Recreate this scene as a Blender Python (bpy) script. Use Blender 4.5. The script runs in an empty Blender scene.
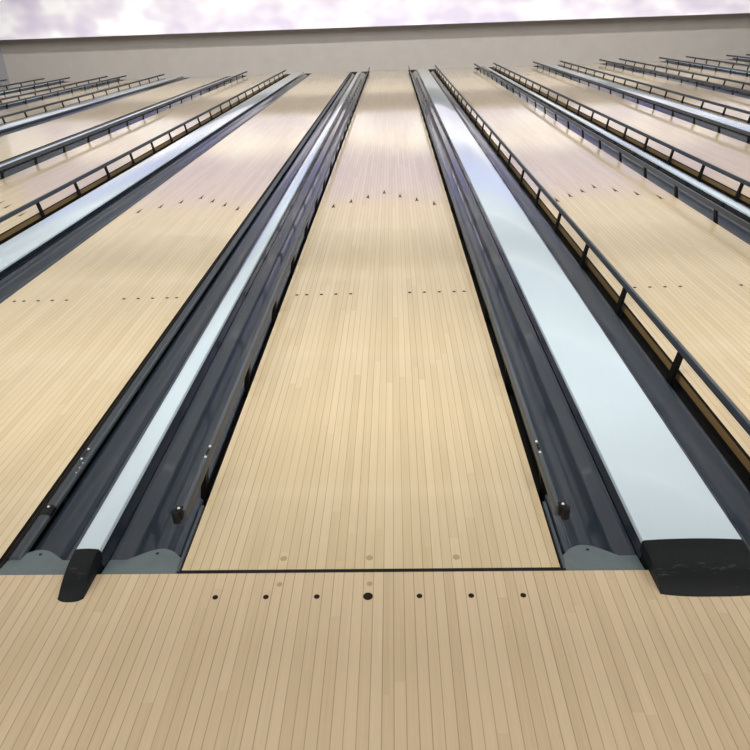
import bpy, bmesh, math, random
from math import sin, cos, pi, sqrt, floor
from mathutils import Vector, Matrix
random.seed(7)
scene = bpy.context.scene
C = scene.collection

# ------------------------------------------------------------------ camera
F_PX, PITCH, YAW, ROLL = 665.7, 0.4949, -0.0390, 0.0367
CAM = Vector((0.0889, -1.3463, 1.3409))
def cam_dir(X, Y, Z):
    cr, sr = cos(ROLL), sin(ROLL)
    X, Y = cr*X - sr*Y, sr*X + cr*Y
    fy = Z*cos(PITCH) - Y*sin(PITCH)
    dz = Z*sin(PITCH) + Y*cos(PITCH)
    cy, sy = cos(YAW), sin(YAW)
    return Vector((cy*X + sy*fy, -sy*X + cy*fy, -dz))
right, down, fwd = cam_dir(1, 0, 0), cam_dir(0, 1, 0), cam_dir(0, 0, 1)
cam_data = bpy.data.cameras.new('camera')
cam_data.sensor_width = 36.0
cam_data.lens = F_PX/750*36.0
cam_data.clip_start = 0.05
cam = bpy.data.objects.new('camera', cam_data)
m = Matrix.Identity(4)
for i in range(3):
    m[i][0], m[i][1], m[i][2], m[i][3] = right[i], -down[i], -fwd[i], CAM[i]
cam.matrix_world = m
C.objects.link(cam)
scene.camera = cam

# ------------------------------------------------------------------ world, lamps, exposure
world = bpy.data.worlds.new('world')
world.use_nodes = True
world.node_tree.nodes['Background'].inputs[0].default_value = (0.9, 0.95, 1.0, 1)
world.node_tree.nodes['Background'].inputs[1].default_value = 0.3
scene.world = world
vs = scene.view_settings
vs.view_transform = 'Standard'
vs.look = 'None'
vs.exposure = -0.08
vs.gamma = 1.0
vs.use_curve_mapping = False

CEIL = 3.6
BAFFLES = [0.9, 3.9, 7.0, 10.2, 13.4]          # drop boards that hide the lamps from the bowlers
COVE_POWER = [440, 420, 390, 330, 640]
APPROACH_POWER = 500
def area(name, loc, rot, sx, sy, power, col):
    ld = bpy.data.lights.new(name, 'AREA')
    ld.shape = 'RECTANGLE'; ld.size = sx; ld.size_y = sy
    ld.energy = power; ld.color = col
    o = bpy.data.objects.new(name, ld)
    o.location = loc; o.rotation_euler = rot
    C.objects.link(o)
    return o
for b, pw in zip(BAFFLES, COVE_POWER):
    area('cove_lamp', (0, b+0.16, 3.15), (math.radians(28), 0, 0), 22.0, 0.16, pw, (1.0, 0.995, 0.975))
area('approach_lamp', (0, -3.2, CEIL-0.12), (math.radians(0), 0, 0), 20.0, 1.2, APPROACH_POWER, (1.0, 0.99, 0.97))

# ------------------------------------------------------------------ helpers
def link_obj(name, me, parent=None, mats=()):
    o = bpy.data.objects.new(name, me)
    C.objects.link(o)
    if parent: o.parent = parent
    return o
def mesh_from(name, verts, faces, mats, smooth=False, fmat=None):
    me = bpy.data.meshes.new(name)
    me.from_pydata([tuple(v) for v in verts], [], faces)
    bm = bmesh.new(); bm.from_mesh(me)
    bmesh.ops.recalc_face_normals(bm, faces=bm.faces)
    bm.to_mesh(me); bm.free()
    for mt in mats: me.materials.append(mt)
    if fmat:
        for p, k in zip(me.polygons, fmat): p.material_index = k
    if smooth:
        for p in me.polygons: p.use_smooth = True
    return me
class MB:
    def __init__(s): s.v = []; s.f = []; s.k = []
    def add(s, v, f, k=0):
        n = len(s.v); s.v += v; s.f += [tuple(i+n for i in q) for q in f]; s.k += [k]*len(f)
    def box(s, x0, x1, y0, y1, z0, z1, k=0):
        v = [(x, y, z) for x in (x0, x1) for y in (y0, y1) for z in (z0, z1)]
        s.add(v, [(0,1,3,2), (4,6,7,5), (0,4,5,1), (2,3,7,6), (0,2,6,4), (1,5,7,3)], k)
    def cyl(s, x, y, z0, z1, r, n=16, r2=None, k=0):
        r2 = r if r2 is None else r2
        v = [(x+r*cos(2*pi*i/n), y+r*sin(2*pi*i/n), z0) for i in range(n)]
        v += [(x+r2*cos(2*pi*i/n), y+r2*sin(2*pi*i/n), z1) for i in range(n)]
        f = [(i, (i+1) % n, n+(i+1) % n, n+i) for i in range(n)] + [tuple(range(n)), tuple(range(n, 2*n))]
        s.add(v, f, k)
    def extrude_y(s, prof, ys, closed=True, k=0, cap=True):
        n = len(prof)
        v = [(x, y, z) for y in ys for x, z in prof]
        f = []
        for j in range(len(ys)-1):
            for i in range(n if closed else n-1):
                i2 = (i+1) % n
                f.append((j*n+i, j*n+i2, (j+1)*n+i2, (j+1)*n+i))
        if closed and cap:
            f.append(tuple(range(n))); f.append(tuple(range((len(ys)-1)*n, len(ys)*n)))
        s.add(v, f, k)
    def mesh(s, name, mats, smooth=False): return mesh_from(name, s.v, s.f, mats, smooth, s.k)
def flat_shade_sharp(me, ang=35):
    me.polygons.foreach_set('use_smooth', [True]*len(me.polygons))
    me.set_sharp_from_angle(angle=math.radians(ang))
    return me
def thing(name, label, cat, loc, group=None):
    o = bpy.data.objects.new(name, None); C.objects.link(o)
    o.location = loc; o.empty_display_size = 0.1
    o['label'] = label; o['category'] = cat
    if group: o['group'] = group
    return o
def struct(name, me, parent=None):
    o = link_obj(name, me, parent)
    if parent is None: o['kind'] = 'structure'
    return o

# ------------------------------------------------------------------ materials
def new_mat(name):
    mt = bpy.data.materials.new(name); mt.use_nodes = True
    nt = mt.node_tree
    return mt, nt, nt.nodes['Principled BSDF']
class N:
    """small node builder"""
    def __init__(s, nt): s.nt = nt
    def n(s, t, **kw):
        nd = s.nt.nodes.new(t)
        for k, v in kw.items(): setattr(nd, k, v)
        return nd
    def set(s, sock, val):
        if hasattr(val, 'links') or isinstance(val, bpy.types.NodeSocket): s.nt.links.new(val, sock)
        else: sock.default_value = val
    def math(s, op, a, b=None, c=None):
        nd = s.n('ShaderNodeMath', operation=op)
        s.set(nd.inputs[0], a)
        if b is not None: s.set(nd.inputs[1], b)
        if c is not None: s.set(nd.inputs[2], c)
        return nd.outputs[0]
    def xyz(s, x, y, z):
        nd = s.n('ShaderNodeCombineXYZ')
        for i, q in enumerate((x, y, z)): s.set(nd.inputs[i], q)
        return nd.outputs[0]
    def ramp(s, fac, stops):
        nd = s.n('ShaderNodeValToRGB'); s.set(nd.inputs[0], fac)
        el = nd.color_ramp.elements
        while len(el) < len(stops): el.new(0.5)
        for e, (p, c) in zip(el, stops): e.position = p; e.color = (*c, 1) if len(c) == 3 else c
        return nd.outputs[0]
    def mix(s, fac, a, b, blend='MIX'):
        nd = s.n('ShaderNodeMix', data_type='RGBA', blend_type=blend)
        s.set(nd.inputs[0], fac); s.set(nd.inputs[6], a); s.set(nd.inputs[7], b)
        return nd.outputs[2]
    def noise(s, vec, scale, detail=2, rough=0.5):
        nd = s.n('ShaderNodeTexNoise'); s.set(nd.inputs['Vector'], vec)
        nd.inputs['Scale'].default_value = scale; nd.inputs['Detail'].default_value = detail
        nd.inputs['Roughness'].default_value = rough
        return nd.outputs[0]

LANE_W = 1.0525
BOARD = LANE_W/39
def wood(name, dark, mid, light, line, rough, coat, coat_rough, line_amt=0.9, seg=1.1):
    mt, nt, bs = new_mat(name); g = N(nt)
    tc = g.n('ShaderNodeTexCoord').outputs['Object']
    sp = g.n('ShaderNodeSeparateXYZ'); g.set(sp.inputs[0], tc)
    x, y, z = sp.outputs
    rnd = g.n('ShaderNodeObjectInfo').outputs['Random']
    bx = g.math('DIVIDE', g.math('ADD', x, LANE_W/2+30*BOARD*39), BOARD)
    idx = g.math('FLOOR', bx)
    fr = g.math('SUBTRACT', bx, idx)
    wn = g.n('ShaderNodeTexWhiteNoise', noise_dimensions='2D')
    g.set(wn.inputs['Vector'], g.xyz(idx, g.math('MULTIPLY', rnd, 91.7), 0))
    off = wn.outputs['Value']
    sy = g.math('FLOOR', g.math('ADD', g.math('DIVIDE', y, seg), g.math('MULTIPLY', off, 7.0)))
    wn2 = g.n('ShaderNodeTexWhiteNoise', noise_dimensions='3D')
    g.set(wn2.inputs['Vector'], g.xyz(idx, sy, g.math('MULTIPLY', rnd, 37.3)))
    tone = wn2.outputs['Value']
    grain = g.noise(g.xyz(g.math('MULTIPLY', x, 190), g.math('MULTIPLY', y, 3.2), g.math('MULTIPLY', tone, 40)), 1.0, 3, 0.6)
    blot = g.noise(g.xyz(g.math('MULTIPLY', x, 26), g.math('MULTIPLY', y, 3.0), g.math('MULTIPLY', tone, 20)), 1.0, 2, 0.5)
    t = g.math('ADD', g.math('MULTIPLY', tone, 0.34), g.math('ADD', g.math('MULTIPLY', grain, 0.55), g.math('MULTIPLY', blot, 0.22)))
    col = g.ramp(t, [(0.12, dark), (0.5, mid), (0.95, light)])
    edge = g.math('MINIMUM', fr, g.math('SUBTRACT', 1.0, fr))
    ln = g.math('SUBTRACT', 1.0, g.math('SMOOTH_MIN', 1.0, g.math('DIVIDE', edge, 0.065), 0.1))
    ln = g.math('MAXIMUM', ln, 0.0)
    strong = g.math('ADD', 0.55, g.math('MULTIPLY', off, 0.45))
    col = g.mix(g.math('MULTIPLY', g.math('MULTIPLY', ln, line_amt), strong), col, (*line, 1))
    g.set(bs.inputs['Base Color'], col)
    bs.inputs['Roughness'].default_value = rough
    bs.inputs['IOR'].default_value = 1.45
    bs.inputs['Coat Weight'].default_value = coat
    bs.inputs['Coat Roughness'].default_value = coat_rough
    bs.inputs['Coat IOR'].default_value = 1.6
    return mt
def plain(name, col, rough=0.4, spec=0.5, coat=0.0, var=0.0, vscale=8.0, bump=0.0, bscale=60, stretch=1.0, metal=0.0):
    mt, nt, bs = new_mat(name); g = N(nt)
    bs.inputs['Base Color'].default_value = (*col, 1)
    bs.inputs['Roughness'].default_value = rough
    bs.inputs['Specular IOR Level'].default_value = spec
    bs.inputs['Coat Weight'].default_value = coat
    bs.inputs['Coat Roughness'].default_value = 0.05
    bs.inputs['Metallic'].default_value = metal
    tc = g.n('ShaderNodeTexCoord').outputs['Object']
    if stretch != 1.0:
        mp = g.n('ShaderNodeMapping'); g.set(mp.inputs[0], tc); mp.inputs['Scale'].default_value = (1, stretch, 1); tc = mp.outputs[0]
    if var:
        nz = g.noise(tc, vscale, 4, 0.6)
        c2 = g.mix(nz, (*[c*(1-var) for c in col], 1), (*[min(1, c*(1+var)) for c in col], 1))
        g.set(bs.inputs['Base Color'], c2)
        g.set(bs.inputs['Roughness'], g.math('ADD', rough*0.8, g.math('MULTIPLY', nz, rough*0.4)))
    if bump:
        bp = g.n('ShaderNodeBump'); bp.inputs['Strength'].default_value = bump; bp.inputs['Distance'].default_value = 0.002
        g.set(bp.inputs['Height'], g.noise(tc, bscale, 4, 0.6)); g.set(bs.inputs['Normal'], bp.outputs[0])
    return mt
M = {}
M['lane'] = wood('lane_boards', (0.505, 0.395, 0.232), (0.600, 0.483, 0.304), (0.685, 0.565, 0.377), (0.25, 0.17, 0.085), 0.35, 1.0, 0.075)
M['approach'] = wood('approach_boards', (0.480, 0.372, 0.236), (0.580, 0.462, 0.304), (0.665, 0.542, 0.375), (0.18, 0.115, 0.058), 0.42, 0.3, 0.25, 0.82, 0.9)
M['lane_side'] = plain('lane_edge_wood', (0.21, 0.135, 0.052), 0.5, var=0.35, vscale=12, stretch=0.2)  # side wood, its colour darkened to include the shade below the lane edge
M['black'] = plain('black_rubber', (0.006, 0.006, 0.007), 0.5, spec=0.25)
M['bed'] = plain('black_lane_bed', (0.008, 0.008, 0.008), 0.8, spec=0.2, var=0.5, vscale=20)
M['gutter'] = plain('blue_grey_gutter_plastic', (0.020, 0.031, 0.048), 0.36, spec=0.35, coat=0.85)
M['ramp'] = plain('grey_green_gutter_ramp', (0.115, 0.150, 0.165), 0.45, var=0.25, vscale=22)
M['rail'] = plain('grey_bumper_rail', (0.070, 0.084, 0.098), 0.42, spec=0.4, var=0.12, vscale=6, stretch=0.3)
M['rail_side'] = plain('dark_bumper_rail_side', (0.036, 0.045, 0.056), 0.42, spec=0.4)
M['post'] = plain('black_steel_post', (0.004, 0.004, 0.004), 0.6, spec=0.15)
M['cap'] = plain('pale_white_divider_cover', (0.53, 0.64, 0.72), 0.12, spec=0.5, coat=0.9)
M['cap_side'] = plain('dark_divider_side', (0.014, 0.020, 0.030), 0.12, spec=0.5, coat=0.4)
M['endcap'] = plain('black_scuffed_end_cap', (0.006, 0.0065, 0.007), 0.36, spec=0.28, var=0.5, vscale=26, bump=0.25, bscale=60)
M['bolt'] = plain('bright_bolt', (0.75, 0.75, 0.74), 0.3)
M['mark'] = plain('dark_inlaid_mark', (0.022, 0.014, 0.012), 0.6, spec=0.1)
M['plug'] = plain('tan_screw_plug', (0.42, 0.30, 0.17), 0.35)
M['ceil'] = plain('ceiling_paint', (0.70, 0.71, 0.73), 0.85, spec=0.2)
M['baffle'] = plain('grey_baffle_board', (0.42, 0.44, 0.48), 0.8, spec=0.2)
M['wall'] = plain('grey_wall_paint', (0.45, 0.45, 0.47), 0.8, spec=0.2)
M['pit'] = plain('pit_curtain', (0.46, 0.42, 0.38), 0.8, spec=0.2, var=0.1, vscale=3)
def emit_mat(name, col, e):
    mt, nt, bs = new_mat(name)
    bs.inputs['Base Color'].default_value = (0.8, 0.8, 0.8, 1)
    bs.inputs['Emission Color'].default_value = (*col, 1)
    bs.inputs['Emission Strength'].default_value = e
    return mt
M['strip'] = emit_mat('fluorescent_strip', (1.0, 0.98, 0.95), 1.0)
def endcap_mat():
    mt, nt, bs = new_mat('black_scuffed_end_cap'); g = N(nt)
    tc = g.n('ShaderNodeTexCoord').outputs['Object']
    sp = g.n('ShaderNodeSeparateXYZ'); g.set(sp.inputs[0], tc)
    x, y, z = sp.outputs
    nz = g.noise(g.xyz(g.math('MULTIPLY', x, 26), g.math('MULTIPLY', y, 75), g.math('MULTIPLY', z, 50)), 1.0, 5, 0.65)
    band = g.math('SUBTRACT', 1.0, g.math('MINIMUM', 1.0, g.math('ABSOLUTE', g.math('DIVIDE', g.math('ADD', y, 0.030), 0.040))))
    sc = g.ramp(g.math('MULTIPLY', g.math('ADD', nz, g.math('MULTIPLY', band, 0.12)), 1.0), [(0.66, (0, 0, 0)), (0.76, (1, 1, 1))])
    col = g.mix(sc, (0.0045, 0.0064, 0.0080, 1), (0.030, 0.034, 0.038, 1))
    g.set(bs.inputs['Base Color'], col)
    g.set(bs.inputs['Roughness'], g.math('ADD', 0.34, g.math('MULTIPLY', nz, 0.2)))
    bs.inputs['Specular IOR Level'].default_value = 0.20
    bp = g.n('ShaderNodeBump'); bp.inputs['Strength'].default_value = 0.5; bp.inputs['Distance'].default_value = 0.0025
    g.set(bp.inputs['Height'], g.math('MULTIPLY', nz, g.math('ADD', 0.15, band))); g.set(bs.inputs['Normal'], bp.outputs[0])
    return mt
M['endcap'] = endcap_mat()
def masking_mat():
    mt, nt, bs = new_mat('lavender_masking_panel'); g = N(nt)
    tc = g.n('ShaderNodeTexCoord').outputs['Object']
    sp = g.n('ShaderNodeSeparateXYZ'); g.set(sp.inputs[0], tc)
    x, y, z = sp.outputs
    n1 = g.noise(g.xyz(g.math('MULTIPLY', x, 0.8), 0.0, g.math('MULTIPLY', z, 1.3)), 1.0, 2)
    base = g.ramp(n1, [(0.36, (0.62, 0.57, 0.70)), (0.5, (0.76, 0.72, 0.80)), (0.6, (0.92, 0.91, 0.93))])
    up = g.ramp(g.math('DIVIDE', g.math('SUBTRACT', z, 2.0), 0.9), [(0.0, (0, 0, 0)), (1.0, (1, 1, 1))])
    col = g.mix(up, base, (0.38, 0.37, 0.84, 1))
    g.set(bs.inputs['Base Color'], col)
    bs.inputs['Roughness'].default_value = 0.6
    return mt
M['masking'] = masking_mat()

# ------------------------------------------------------------------ layout
GN, GW = 0.5351, 0.7318                      # narrow and wide spaces between lanes
CAPN, CAPW = 0.066, 0.268                    # cover widths
LO, HI = -6, 6
cx = {0: 0.0}
def wide(i): return i % 2 == 0               # the space between lane i and lane i+1
for i in range(0, HI): cx[i+1] = cx[i] + LANE_W + (GW if wide(i) else GN)
for i in range(0, LO, -1): cx[i-1] = cx[i] - LANE_W - (GW if wide(i-1) else GN)
END = 18.75
BED = -0.084
H = LANE_W/2
LOWERED = {-1, -3}
num = {1: 'first', 2: 'second', 3: 'third', 4: 'fourth', 5: 'fifth', 6: 'sixth'}
def lane_name(i):
    if i == 0: return 'middle lane'
    return f"{num[abs(i)]} lane {'left' if i < 0 else 'right'} of middle"

# ------------------------------------------------------------------ room
XL, XR = cx[LO]-H-0.6, cx[HI]+H+0.6
YB, YE = -5.0, 19.9
mb = MB(); mb.box(XL, XR, YB, 0.0, -0.14, 0.0)
floor_o = struct('floor', mb.mesh('floor', [M['approach']]))
mb = MB(); mb.box(XL, XR, 0.0, YE, -0.14, BED)
struct('floor_lane_bed', mb.mesh('floor_lane_bed', [M['bed']]))
mb = MB(); mb.box(XL, XR, YB, YE, CEIL, CEIL+0.1)
struct('ceiling', mb.mesh('ceiling', [M['ceil']]))
mb = MB(); mb.box(XL-0.1, XL, YB, YE, -0.14, CEIL)
struct('wall_left', mb.mesh('wall_left', [M['wall']]))
mb = MB(); mb.box(XR, XR+0.1, YB, YE, -0.14, CEIL)
struct('wall_right', mb.mesh('wall_right', [M['wall']]))
mb = MB(); mb.box(XL-0.1, XR+0.1, YB-0.1, YB, -0.14, CEIL)
struct('wall_front', mb.mesh('wall_front', [M['wall']]))
mb = MB(); mb.box(XL-0.1, XR+0.1, YE, YE+0.1, -0.14, CEIL)
struct('wall_back', mb.mesh('wall_back', [M['pit']]))
mb = MB(); mb.box(XL, XR, 18.9, 18.96, 1.08, CEIL)
struct('trim_1', mb.mesh('trim_1', [M['masking']]))
for k, b in enumerate(BAFFLES):
    mb = MB(); mb.box(XL, XR, b, b+0.04, 2.85, CEIL)
    bf = struct(f'trim_{k+2}', mb.mesh('trim', [M['baffle']]))
    mb = MB(); mb.box(XL+0.2, XR-0.2, b+0.045, b+0.075, 2.83, 2.86)
    link_obj('light_strip', mb.mesh('light_strip', [M['strip']]), bf)

# ------------------------------------------------------------------ lanes
def lane_meshes():
    mb = MB()
    v0, v1, c = -H, H, 0.004
    prof = [(v0+c, 0), (v1-c, 0), (v1, -0.010), (v1, -0.044), (v0, -0.044), (v0, -0.010)]
    n = 6
    for j, y in enumerate((0.013, END)):
        mb.v += [(x, y, z) for x, z in prof]
    for i in range(n):
        i2 = (i+1) % n
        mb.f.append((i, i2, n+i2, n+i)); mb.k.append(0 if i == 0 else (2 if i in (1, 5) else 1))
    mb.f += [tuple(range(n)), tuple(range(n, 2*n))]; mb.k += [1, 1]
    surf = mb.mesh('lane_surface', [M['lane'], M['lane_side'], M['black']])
    mb = MB(); mb.box(-H+0.012, H-0.012, 0.013, END, BED, -0.044)
    base = mb.mesh('lane_base', [M['bed']])
    mb = MB(); mb.box(-H, H, 0.0, 0.013, BED, -0.0008)
    foul = mb.mesh('foul_line', [M['black']])
    # dart with a notched tail
    w, l = BOARD*0.52, 0.15
    P = [(0, l/2), (w, -l/2), (0, -l/2+0.03), (-w, -l/2)]
    vv = [(x, y, 0.0001) for x, y in P] + [(x, y, 0.0007) for x, y in P]
    arrow = mesh_from('arrow_mark', vv, [(4,5,6), (4,6,7), (0,2,1), (0,3,2), (0,1,5,4), (1,2,6,5), (2,3,7,6), (3,0,4,7)], [M['mark']])
    mb = MB(); mb.cyl(0, 0, 0.0001, 0.0007, 0.0095)
    dot = mb.mesh('dot_mark', [M['mark']])
    mb = MB(); mb.cyl(0, 0, 0.0001, 0.0005, 0.010)
    plug = mb.mesh('screw_plug', [M['plug']])
    return surf, base, foul, arrow, dot, plug
surf, base, foul, arrow, dot, plug = lane_meshes()
for i in range(LO, HI+1):
    lab = 'glossy pale wood bowling lane, the middle one, between narrow and wide dividers' if i == 0 else \
        f'glossy pale wood bowling lane, the {lane_name(i)} lane' .replace(' of middle lane', ' of the middle lane')
    t = thing('bowling_lane', lab, 'bowling lane', (cx[i], 0, 0), 'bowling lanes side by side')
    link_obj('lane_surface', surf, t); link_obj('lane_base', base, t); link_obj('foul_line', foul, t)
    if -3 <= i <= 2:
        for k in range(7):
            a = link_obj('arrow_mark', arrow, t)
            a.location = (-H+(4.5+5*k)*BOARD, 4.45-0.142*abs(k-3), 0)
        for b in (2.5, 4.5, 7.5, 10.5, 13.5, 25.5, 28.5, 31.5, 34.5, 36.5):
            d = link_obj('dot_mark', dot, t); d.location = (-H+b*BOARD, 2.08, 0)
    if i == 0:
        for k in (-1, 0, 1):
            d = link_obj('screw_plug', plug, t); d.location = (k*9*BOARD, 0.055, 0)
for i in range(-1, 2):
    for k in range(7):
        mb_s = 1.35 if k == 3 else 0.8
        d = link_obj('approach_dot', dot, floor_o); d.location = (cx[i]-H+(4.5+5*k)*BOARD, -0.086, 0); d.scale = (mb_s, mb_s, 1)
for k in (-1, 0):
    d = link_obj('screw_plug', plug, floor_o); d.location = (k*9*BOARD+0.003, -0.042, 0); d.scale = (0.8, 0.8, 1)

# ------------------------------------------------------------------ gutters
FAR = 0.222
def trough_profile():
    P = [(0.041, -0.053), (0.042, -0.0475), (0.046, -0.0455), (0.054, -0.0455), (0.062, -0.047)]
    n = 36
    for k in range(1, n):
        a = k/n
        d = 0.062 + 0.108*a
        P.append((d, -0.047+0.0165*a*a - 0.034*(1-(2*a-1)**2)))
    P += [(0.170, -0.031), (0.174, -0.0295), (0.205, -0.028), (0.216, -0.024), (FAR, -0.014)]
    return P
TP = trough_profile()
def trough_z(d):
    if d <= TP[0][0]: return -0.053
    for (a, za), (b, zb) in zip(TP, TP[1:]):
        if a <= d <= b: return za + (zb-za)*(d-a)/max(1e-9, b-a)
    return TP[-1][1]
def ramp_len(d):
    a = min(1.0, max(0.0, (d-0.015)/0.160))
    return 0.070 + 0.052*sin(pi*a**0.85)**1.15
gm = {}
def gutter_meshes(s):
    th = 0.004
    mb = MB()
    top = [(s*d, z) for d, z in TP]
    bot = [(s*d, z-th) for d, z in reversed(TP)]
    ys = [0.02]
    joints = [4.30, 8.6, 12.9]
    segs = [(0.02, joints[0]), (joints[0]+0.004, joints[1]), (joints[1]+0.004, joints[2]), (joints[2]+0.004, END)]
    for k, (a, b) in enumerate(segs):
        dz = 0.0 if k == 0 else -0.001*k
        mb.extrude_y([(x, z+dz) for x, z in top+bot], [a, b])
    tr = flat_shade_sharp(mb.mesh('trough', [M['gutter']]), 40)
    mb = MB(); mb.box(min(s*0.108, s*0.124), max(s*0.108, s*0.124), 0.2, END, BED, -0.0790)
    crd = mb.mesh('support_rib', [M['bed']])
    # ramp at the front: a sloping plate that runs out where it meets the trough
    nx = 40
    v = []; f = []
    for i in range(nx+1):
        d = 0.012 + (FAR-0.012)*i/nx
        zt = trough_z(d)
        L = ramp_len(d)
        ya = [0.0, 0.004, 0.004+(L-0.004)*0.5, L]
        zr = [-0.004, -0.0035, -0.0035-0.15*(ya[2]-0.004), max(-0.0035-0.15*(L-0.004), -0.022)]
        v += [(s*d, ya[0], zr[0]), (s*d, ya[1], zr[1]), (s*d, ya[2], zr[2]), (s*d, ya[3], zr[3]), (s*d, ya[3], zt-0.001), (s*d, ya[0], zt-0.001)]
    for i in range(nx):
        for j in range(6):
            j2 = (j+1) % 6
            f.append((i*6+j, i*6+j2, (i+1)*6+j2, (i+1)*6+j))
    f += [tuple(range(6)), tuple(range(nx*6, nx*6+6))]
    rp = flat_shade_sharp(mesh_from('end_ramp', v, f, [M['ramp']]), 30)
    mb = MB(); mb.cyl(0, 0, -0.0015, 0.0015, 0.0045, 12)
    scr = mb.mesh('screw', [M['black']])
    # flange and edge strip that close the slot before the first post
    mb = MB()
    mb.extrude_y([(s*0.022, -0.030), (s*0.022, -0.020), (s*0.027, -0.016), (s*0.047, -0.024), (s*0.051, -0.029), (s*0.051, -0.040), (s*0.022, -0.040)], [0.090, 0.345])
    fl = mb.mesh('front_flange', [M['gutter']])
    mb = MB()
    pr = [(s*(0.0105+0.0065*cos(a)), -0.012+0.0065*sin(a)) for a in [2*pi*k/12 for k in range(12)]]
    mb.extrude_y(pr, [0.016, 0.30])
    mb.box(min(s*0.006, s*0.015), max(s*0.006, s*0.015), 0.02, 0.05, BED, -0.016); mb.box(min(s*0.006, s*0.015), max(s*0.006, s*0.015), 0.26, 0.29, BED, -0.016)
    es = flat_shade_sharp(mb.mesh('edge_strip', [M['rail']]), 40)
    return dict(trough=tr, cradle=crd, ramp=rp, screw=scr, flange=fl, strip=es)
for s in (-1, 1): gm[s] = gutter_meshes(s)
def gutter(i, s):
    side = 'left' if s < 0 else 'right'
    t = thing('gutter', f'glossy dark blue-grey gutter along the {side} side of the {lane_name(i)}', 'gutter', (cx[i]+s*H, 0, 0), 'gutters beside the lanes')
    q = gm[s]
    link_obj('trough', q['trough'], t); link_obj('support_rib', q['cradle'], t)
    r = link_obj('end_ramp', q['ramp'], t); r['label'] = 'worn grey-green ramp at front end'
    if i not in LOWERED:
        link_obj('front_flange', q['flange'], t); link_obj('edge_strip', q['strip'], t)
    for d, y in ((0.094, 0.098),):
        c = link_obj('screw', q['screw'], r); c.location = (s*d, y, -0.0035-0.15*(y-0.004))

# ------------------------------------------------------------------ bumper rails
RZ0, RZ1 = 0.078, 0.113
RC, RW, PC = 0.006, 0.015, 0.0285          # rail centre and width, post centre (from the lane edge)
POST0, POSTD = 0.385, 0.735
RAIL_Y0 = 0.135
rm = {}
def rail_meshes(s):
    mb = MB()
    w = RW/2
    pr = [(-w+0.003, RZ0), (w-0.003, RZ0), (w, RZ0+0.003), (w, RZ1-0.004), (w-0.0012, RZ1-0.0012), (w-0.004, RZ1), (-w+0.004, RZ1), (-w+0.0012, RZ1-0.0012), (-w, RZ1-0.004), (-w, RZ0+0.003)]
    cuts = [RAIL_Y0, 1.165, 4.85, 8.5, 12.2, 15.9, END-0.1]
    for a, b in zip(cuts, cuts[1:]): mb.extrude_y([(s*RC+x, z) for x, z in pr], [a, b-0.003])
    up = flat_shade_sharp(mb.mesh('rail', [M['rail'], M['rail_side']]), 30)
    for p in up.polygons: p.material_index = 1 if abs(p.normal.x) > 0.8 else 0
    mb = MB()
    mb.extrude_y([(-0.009, 0.0), (0.009, 0.0), (0.009, 0.06), (0.007-s*0.0195, RZ0+0.006-BED), (-0.007-s*0.0195, RZ0+0.006-BED), (-0.009, 0.06)], [-0.018, 0.018])
    mb.box(-0.010, 0.010, -0.030, 0.030, 0, 0.004)
    post = mb.mesh('post', [M['post']])
    mb = MB()                                            # end bracket with a hook on the gutter side
    mb.extrude_y([(-0.013, -0.026), (0.010, -0.026), (0.013, -0.018), (0.013, -0.003), (0.009, 0.003), (-0.010, 0.003), (-0.013, -0.001)], [-0.008, 0.018])
    mb.cyl(s*0.006, -0.006, -0.034, 0.002, 0.012, 16)
    br = flat_shade_sharp(mb.mesh('end_bracket', [M['black']]), 40)
    mb = MB(); mb.cyl(0, 0, 0, 0.003, 0.0045, 12, 0.003)
    bolt = mb.mesh('bolt', [M['bolt']])
    mb = MB(); mb.box(-0.004, 0.004, -0.016, 0.016, 0, 0.0012)
    slot = mb.mesh('slot', [M['black']])
    # lowered: the same rail laid over in the slot beside the lane
    mb = MB()
    a0, a1 = 0.0125, 0.0465
    zt = -0.004
    pr = [(a0, zt-0.020), (a1, zt-0.020), (a1, zt-0.008), (a1-0.006, zt-0.002), (a1-0.012, zt), (a0+0.010, zt), (a0+0.004, zt-0.002), (a0, zt-0.008)]
    for a, b in zip(cuts, cuts[1:]): mb.extrude_y([(s*x, z) for x, z in pr], [a-0.06 if a == RAIL_Y0 else a, b-0.003])
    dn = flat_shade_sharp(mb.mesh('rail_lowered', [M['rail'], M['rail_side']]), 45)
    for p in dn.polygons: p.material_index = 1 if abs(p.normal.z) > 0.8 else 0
    mb = MB(); mb.box(-0.009, 0.009, -0.019, 0.019, 0, zt-0.020-BED)
    sp = mb.mesh('post_folded', [M['post']])
    mb = MB(); mb.extrude_y([(s*x*1.0, z+0.0022) for x, z in pr], [-0.022, 0.022])
    clp = flat_shade_sharp(mb.mesh('end_bracket_lowered', [M['black']]), 45)
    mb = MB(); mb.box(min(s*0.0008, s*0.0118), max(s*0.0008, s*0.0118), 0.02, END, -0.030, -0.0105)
    gap_shade = mb.mesh('gap_shade_strip', [M['bed']])  # added black strip, stands in for the shade in the gap by the lane
    return dict(gap_shade=gap_shade, up=up, post=post, br=br, bolt=bolt, slot=slot, dn=dn, sp=sp, clp=clp)
for s in (-1, 1): rm[s] = rail_meshes(s)
NPOST = 25
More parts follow.
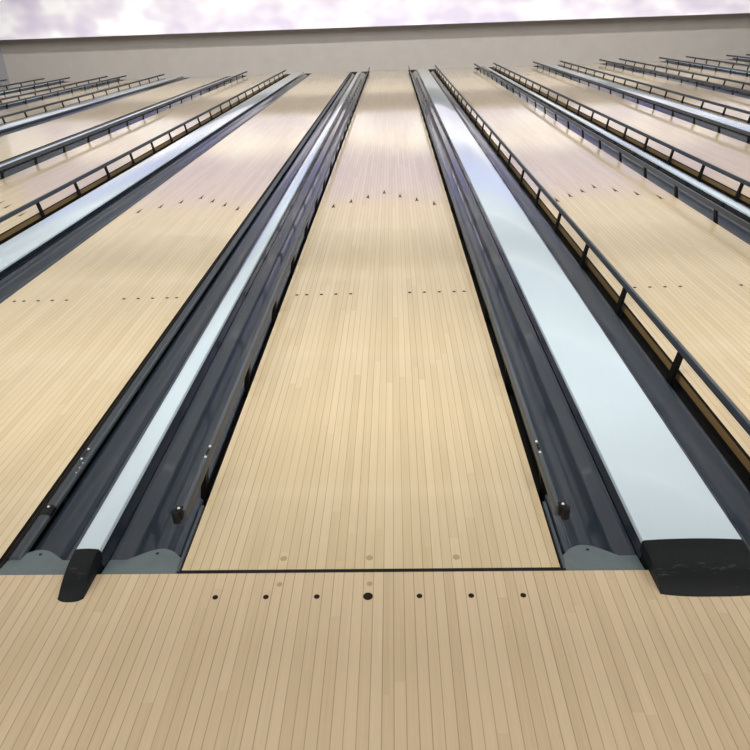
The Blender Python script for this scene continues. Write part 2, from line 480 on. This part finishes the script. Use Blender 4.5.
def bumper(i, s):
    side = 'left' if s < 0 else 'right'
    q = rm[s]
    low = i in LOWERED
    if low: lab = f'lowered grey bumper rail lying flush at {side} edge of {lane_name(i)}'
    else: lab = f'raised grey bumper rail on posts at {side} edge of {lane_name(i)}'
    t = thing('bumper_rail', lab, 'bumper rail', (cx[i]+s*H, 0, 0), 'lowered bumper rails' if low else 'raised bumper rails')
    near = abs(i) <= 1
    if not low:
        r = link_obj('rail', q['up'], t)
        for k in range(NPOST):
            p = link_obj('post', q['post'], t); p.location = (s*PC, POST0+POSTD*k, BED)
        if near:
            b = link_obj('end_bracket', q['br'], t); b.location = (s*(RC+0.014), RAIL_Y0-0.004, RZ1)
            c = link_obj('bolt', q['bolt'], b); c.location = (0.0, 0.008, 0.003)
            sl = link_obj('slot', q['slot'], r); sl.location = (s*RC, 0.425, RZ1)
            for dy in (-0.03, 0.03):
                c = link_obj('bolt', q['bolt'], r); c.location = (s*RC, 0.425+dy, RZ1)
    else:
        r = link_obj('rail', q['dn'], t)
        link_obj('gap_shade_strip', q['gap_shade'], t)
        for k in range(0, NPOST):
            p = link_obj('post', q['sp'], t); p.location = (s*0.030, POST0+POSTD*k, BED)
        if near:
            b = link_obj('end_bracket', q['clp'], t); b.location = (0, 0.285, 0)
            c = link_obj('bolt', q['bolt'], b); c.location = (s*0.030, 0.012, -0.002)
            sl = link_obj('slot', q['slot'], r); sl.location = (s*0.028, 0.59, -0.004)
            for dy in (-0.03, 0.03):
                c = link_obj('bolt', q['bolt'], r); c.location = (s*0.028, 0.59+dy, -0.004)
            for dy in (-0.028, 0, 0.028):
                c = link_obj('bolt', q['bolt'], r); c.location = (s*0.0405, 0.51+dy, -0.0065); c.scale = (0.6, 0.6, 0.6)

# ------------------------------------------------------------------ dividers
CZ = 0.047
dm = {}
def divider_meshes(wd):
    w = (CAPW if wd else CAPN)/2
    g = (GW if wd else GN)/2
    crown = 0.006 if wd else 0.004
    n = 10
    Y0 = 0.052 if wd else 0.036
    top = []
    for k in range(n+1):
        a = -1+2*k/n
        top.append((w*a, CZ-crown*a*a))
    pr = [(-w-0.003, CZ-crown-0.013), (-w-0.002, CZ-crown-0.003)] + top + [(w+0.002, CZ-crown-0.003), (w+0.003, CZ-crown-0.013)]
    mb = MB(); mb.extrude_y(pr, [Y0, END])
    cover = flat_shade_sharp(mb.mesh('cover', [M['cap']]), 40)
    sides = {}
    gap = g - FAR                                        # the gutter's far edge ends here
    for s in (-1, 1):
        mb = MB(); mb.extrude_y([(s*(w-0.004), CZ-crown-0.013), (s*(w+0.001), CZ-crown-0.013), (s*(gap-0.001), -0.020), (s*(gap-0.001), BED), (s*(w-0.004), BED)], [Y0, END])
        sides[s] = flat_shade_sharp(mb.mesh('side_panel', [M['cap_side']]), 30)
    # end cap: rounded nose from the cover down to the approach
    hw = w + (0.0045 if wd else 0.005)
    ny, nx = 22, (44 if wd else 16)
    v = []; f = []
    yb, yf = (0.068 if wd else 0.050), (-0.095 if wd else -0.100)
    def edge(a, y):                                      # plan outline, front corners rounded
        return y
    for j in range(ny+1):
        t = j/ny
        for i in range(nx+1):
            a = -1+2*i/nx
            r = abs(a)
            yfront = yf + (0.010 if wd else 0.012)*r**3
            y = yb + (yfront-yb)*t
            drop = t**(2.6 if wd else 2.1)
            z = (CZ+0.002) * (1 - drop) + 0.004*drop*(1-t) - crown*a*a*(1-t)
            shoulder = max(0.0, (r-(0.955 if wd else 0.86))/(0.045 if wd else 0.14))
            z -= (0.0045 if wd else 0.008)*shoulder**2*(1-t*0.6)
            xs = hw*a*(1.0-0.03*t if wd else 1.0-0.07*t)
            v.append((xs, y, max(0.0006, z)))
    m_ = nx+1
    for j in range(ny):
        for i in range(nx): f.append((j*m_+i, j*m_+i+1, (j+1)*m_+i+1, (j+1)*m_+i))
    nb = len(v)                                          # skirt down to the approach
    ring = [j*m_ for j in range(ny+1)] + [ny*m_+i for i in range(1, m_)] + [j*m_+nx for j in range(ny-1, -1, -1)] + [i for i in range(nx-1, 0, -1)]
    for k in ring:
        x, y, z = v[k]; v.append((x, y, 0.0003 if y < 0.004 else -0.0275))
    L = len(ring)
    for k in range(L):
        k2 = (k+1) % L
        f.append((ring[k], ring[k2], nb+k2, nb+k))
    f.append(tuple(nb+k for k in range(L)))
    ec = flat_shade_sharp(mesh_from('end_cap', v, f, [M['endcap']]), 38)
    return dict(cover=cover, sides=sides, end=ec)
for wd in (True, False): dm[wd] = divider_meshes(wd)
def divider(i):
    wd = wide(i)
    kind = 'wide' if wd else 'narrow'
    if i == 0: where = 'between the middle lane and the lane right of it'
    elif i == -1: where = 'between the middle lane and the lane left of it'
    elif i > 0: where = f'between the {num[i]} and {num[i+1]} lanes right of middle'
    else: where = f'between the {num[-i-1]} and {num[-i]} lanes left of middle'
    q = dm[wd]
    t = thing('lane_divider', f'{kind} white-topped lane divider {where}', 'lane divider', ((cx[i]+cx[i+1])/2, 0, 0), f'{kind} lane dividers')
    c = link_obj('cover', q['cover'], t); c['label'] = 'glossy pale white cover'
    for s in (-1, 1): link_obj('side_panel', q['sides'][s], t)
    e = link_obj('end_cap', q['end'], t); e['label'] = 'scuffed black end cap'

for i in range(LO, HI+1):
    for s in (-1, 1):
        gutter(i, s); bumper(i, s)
for i in range(LO, HI): divider(i)
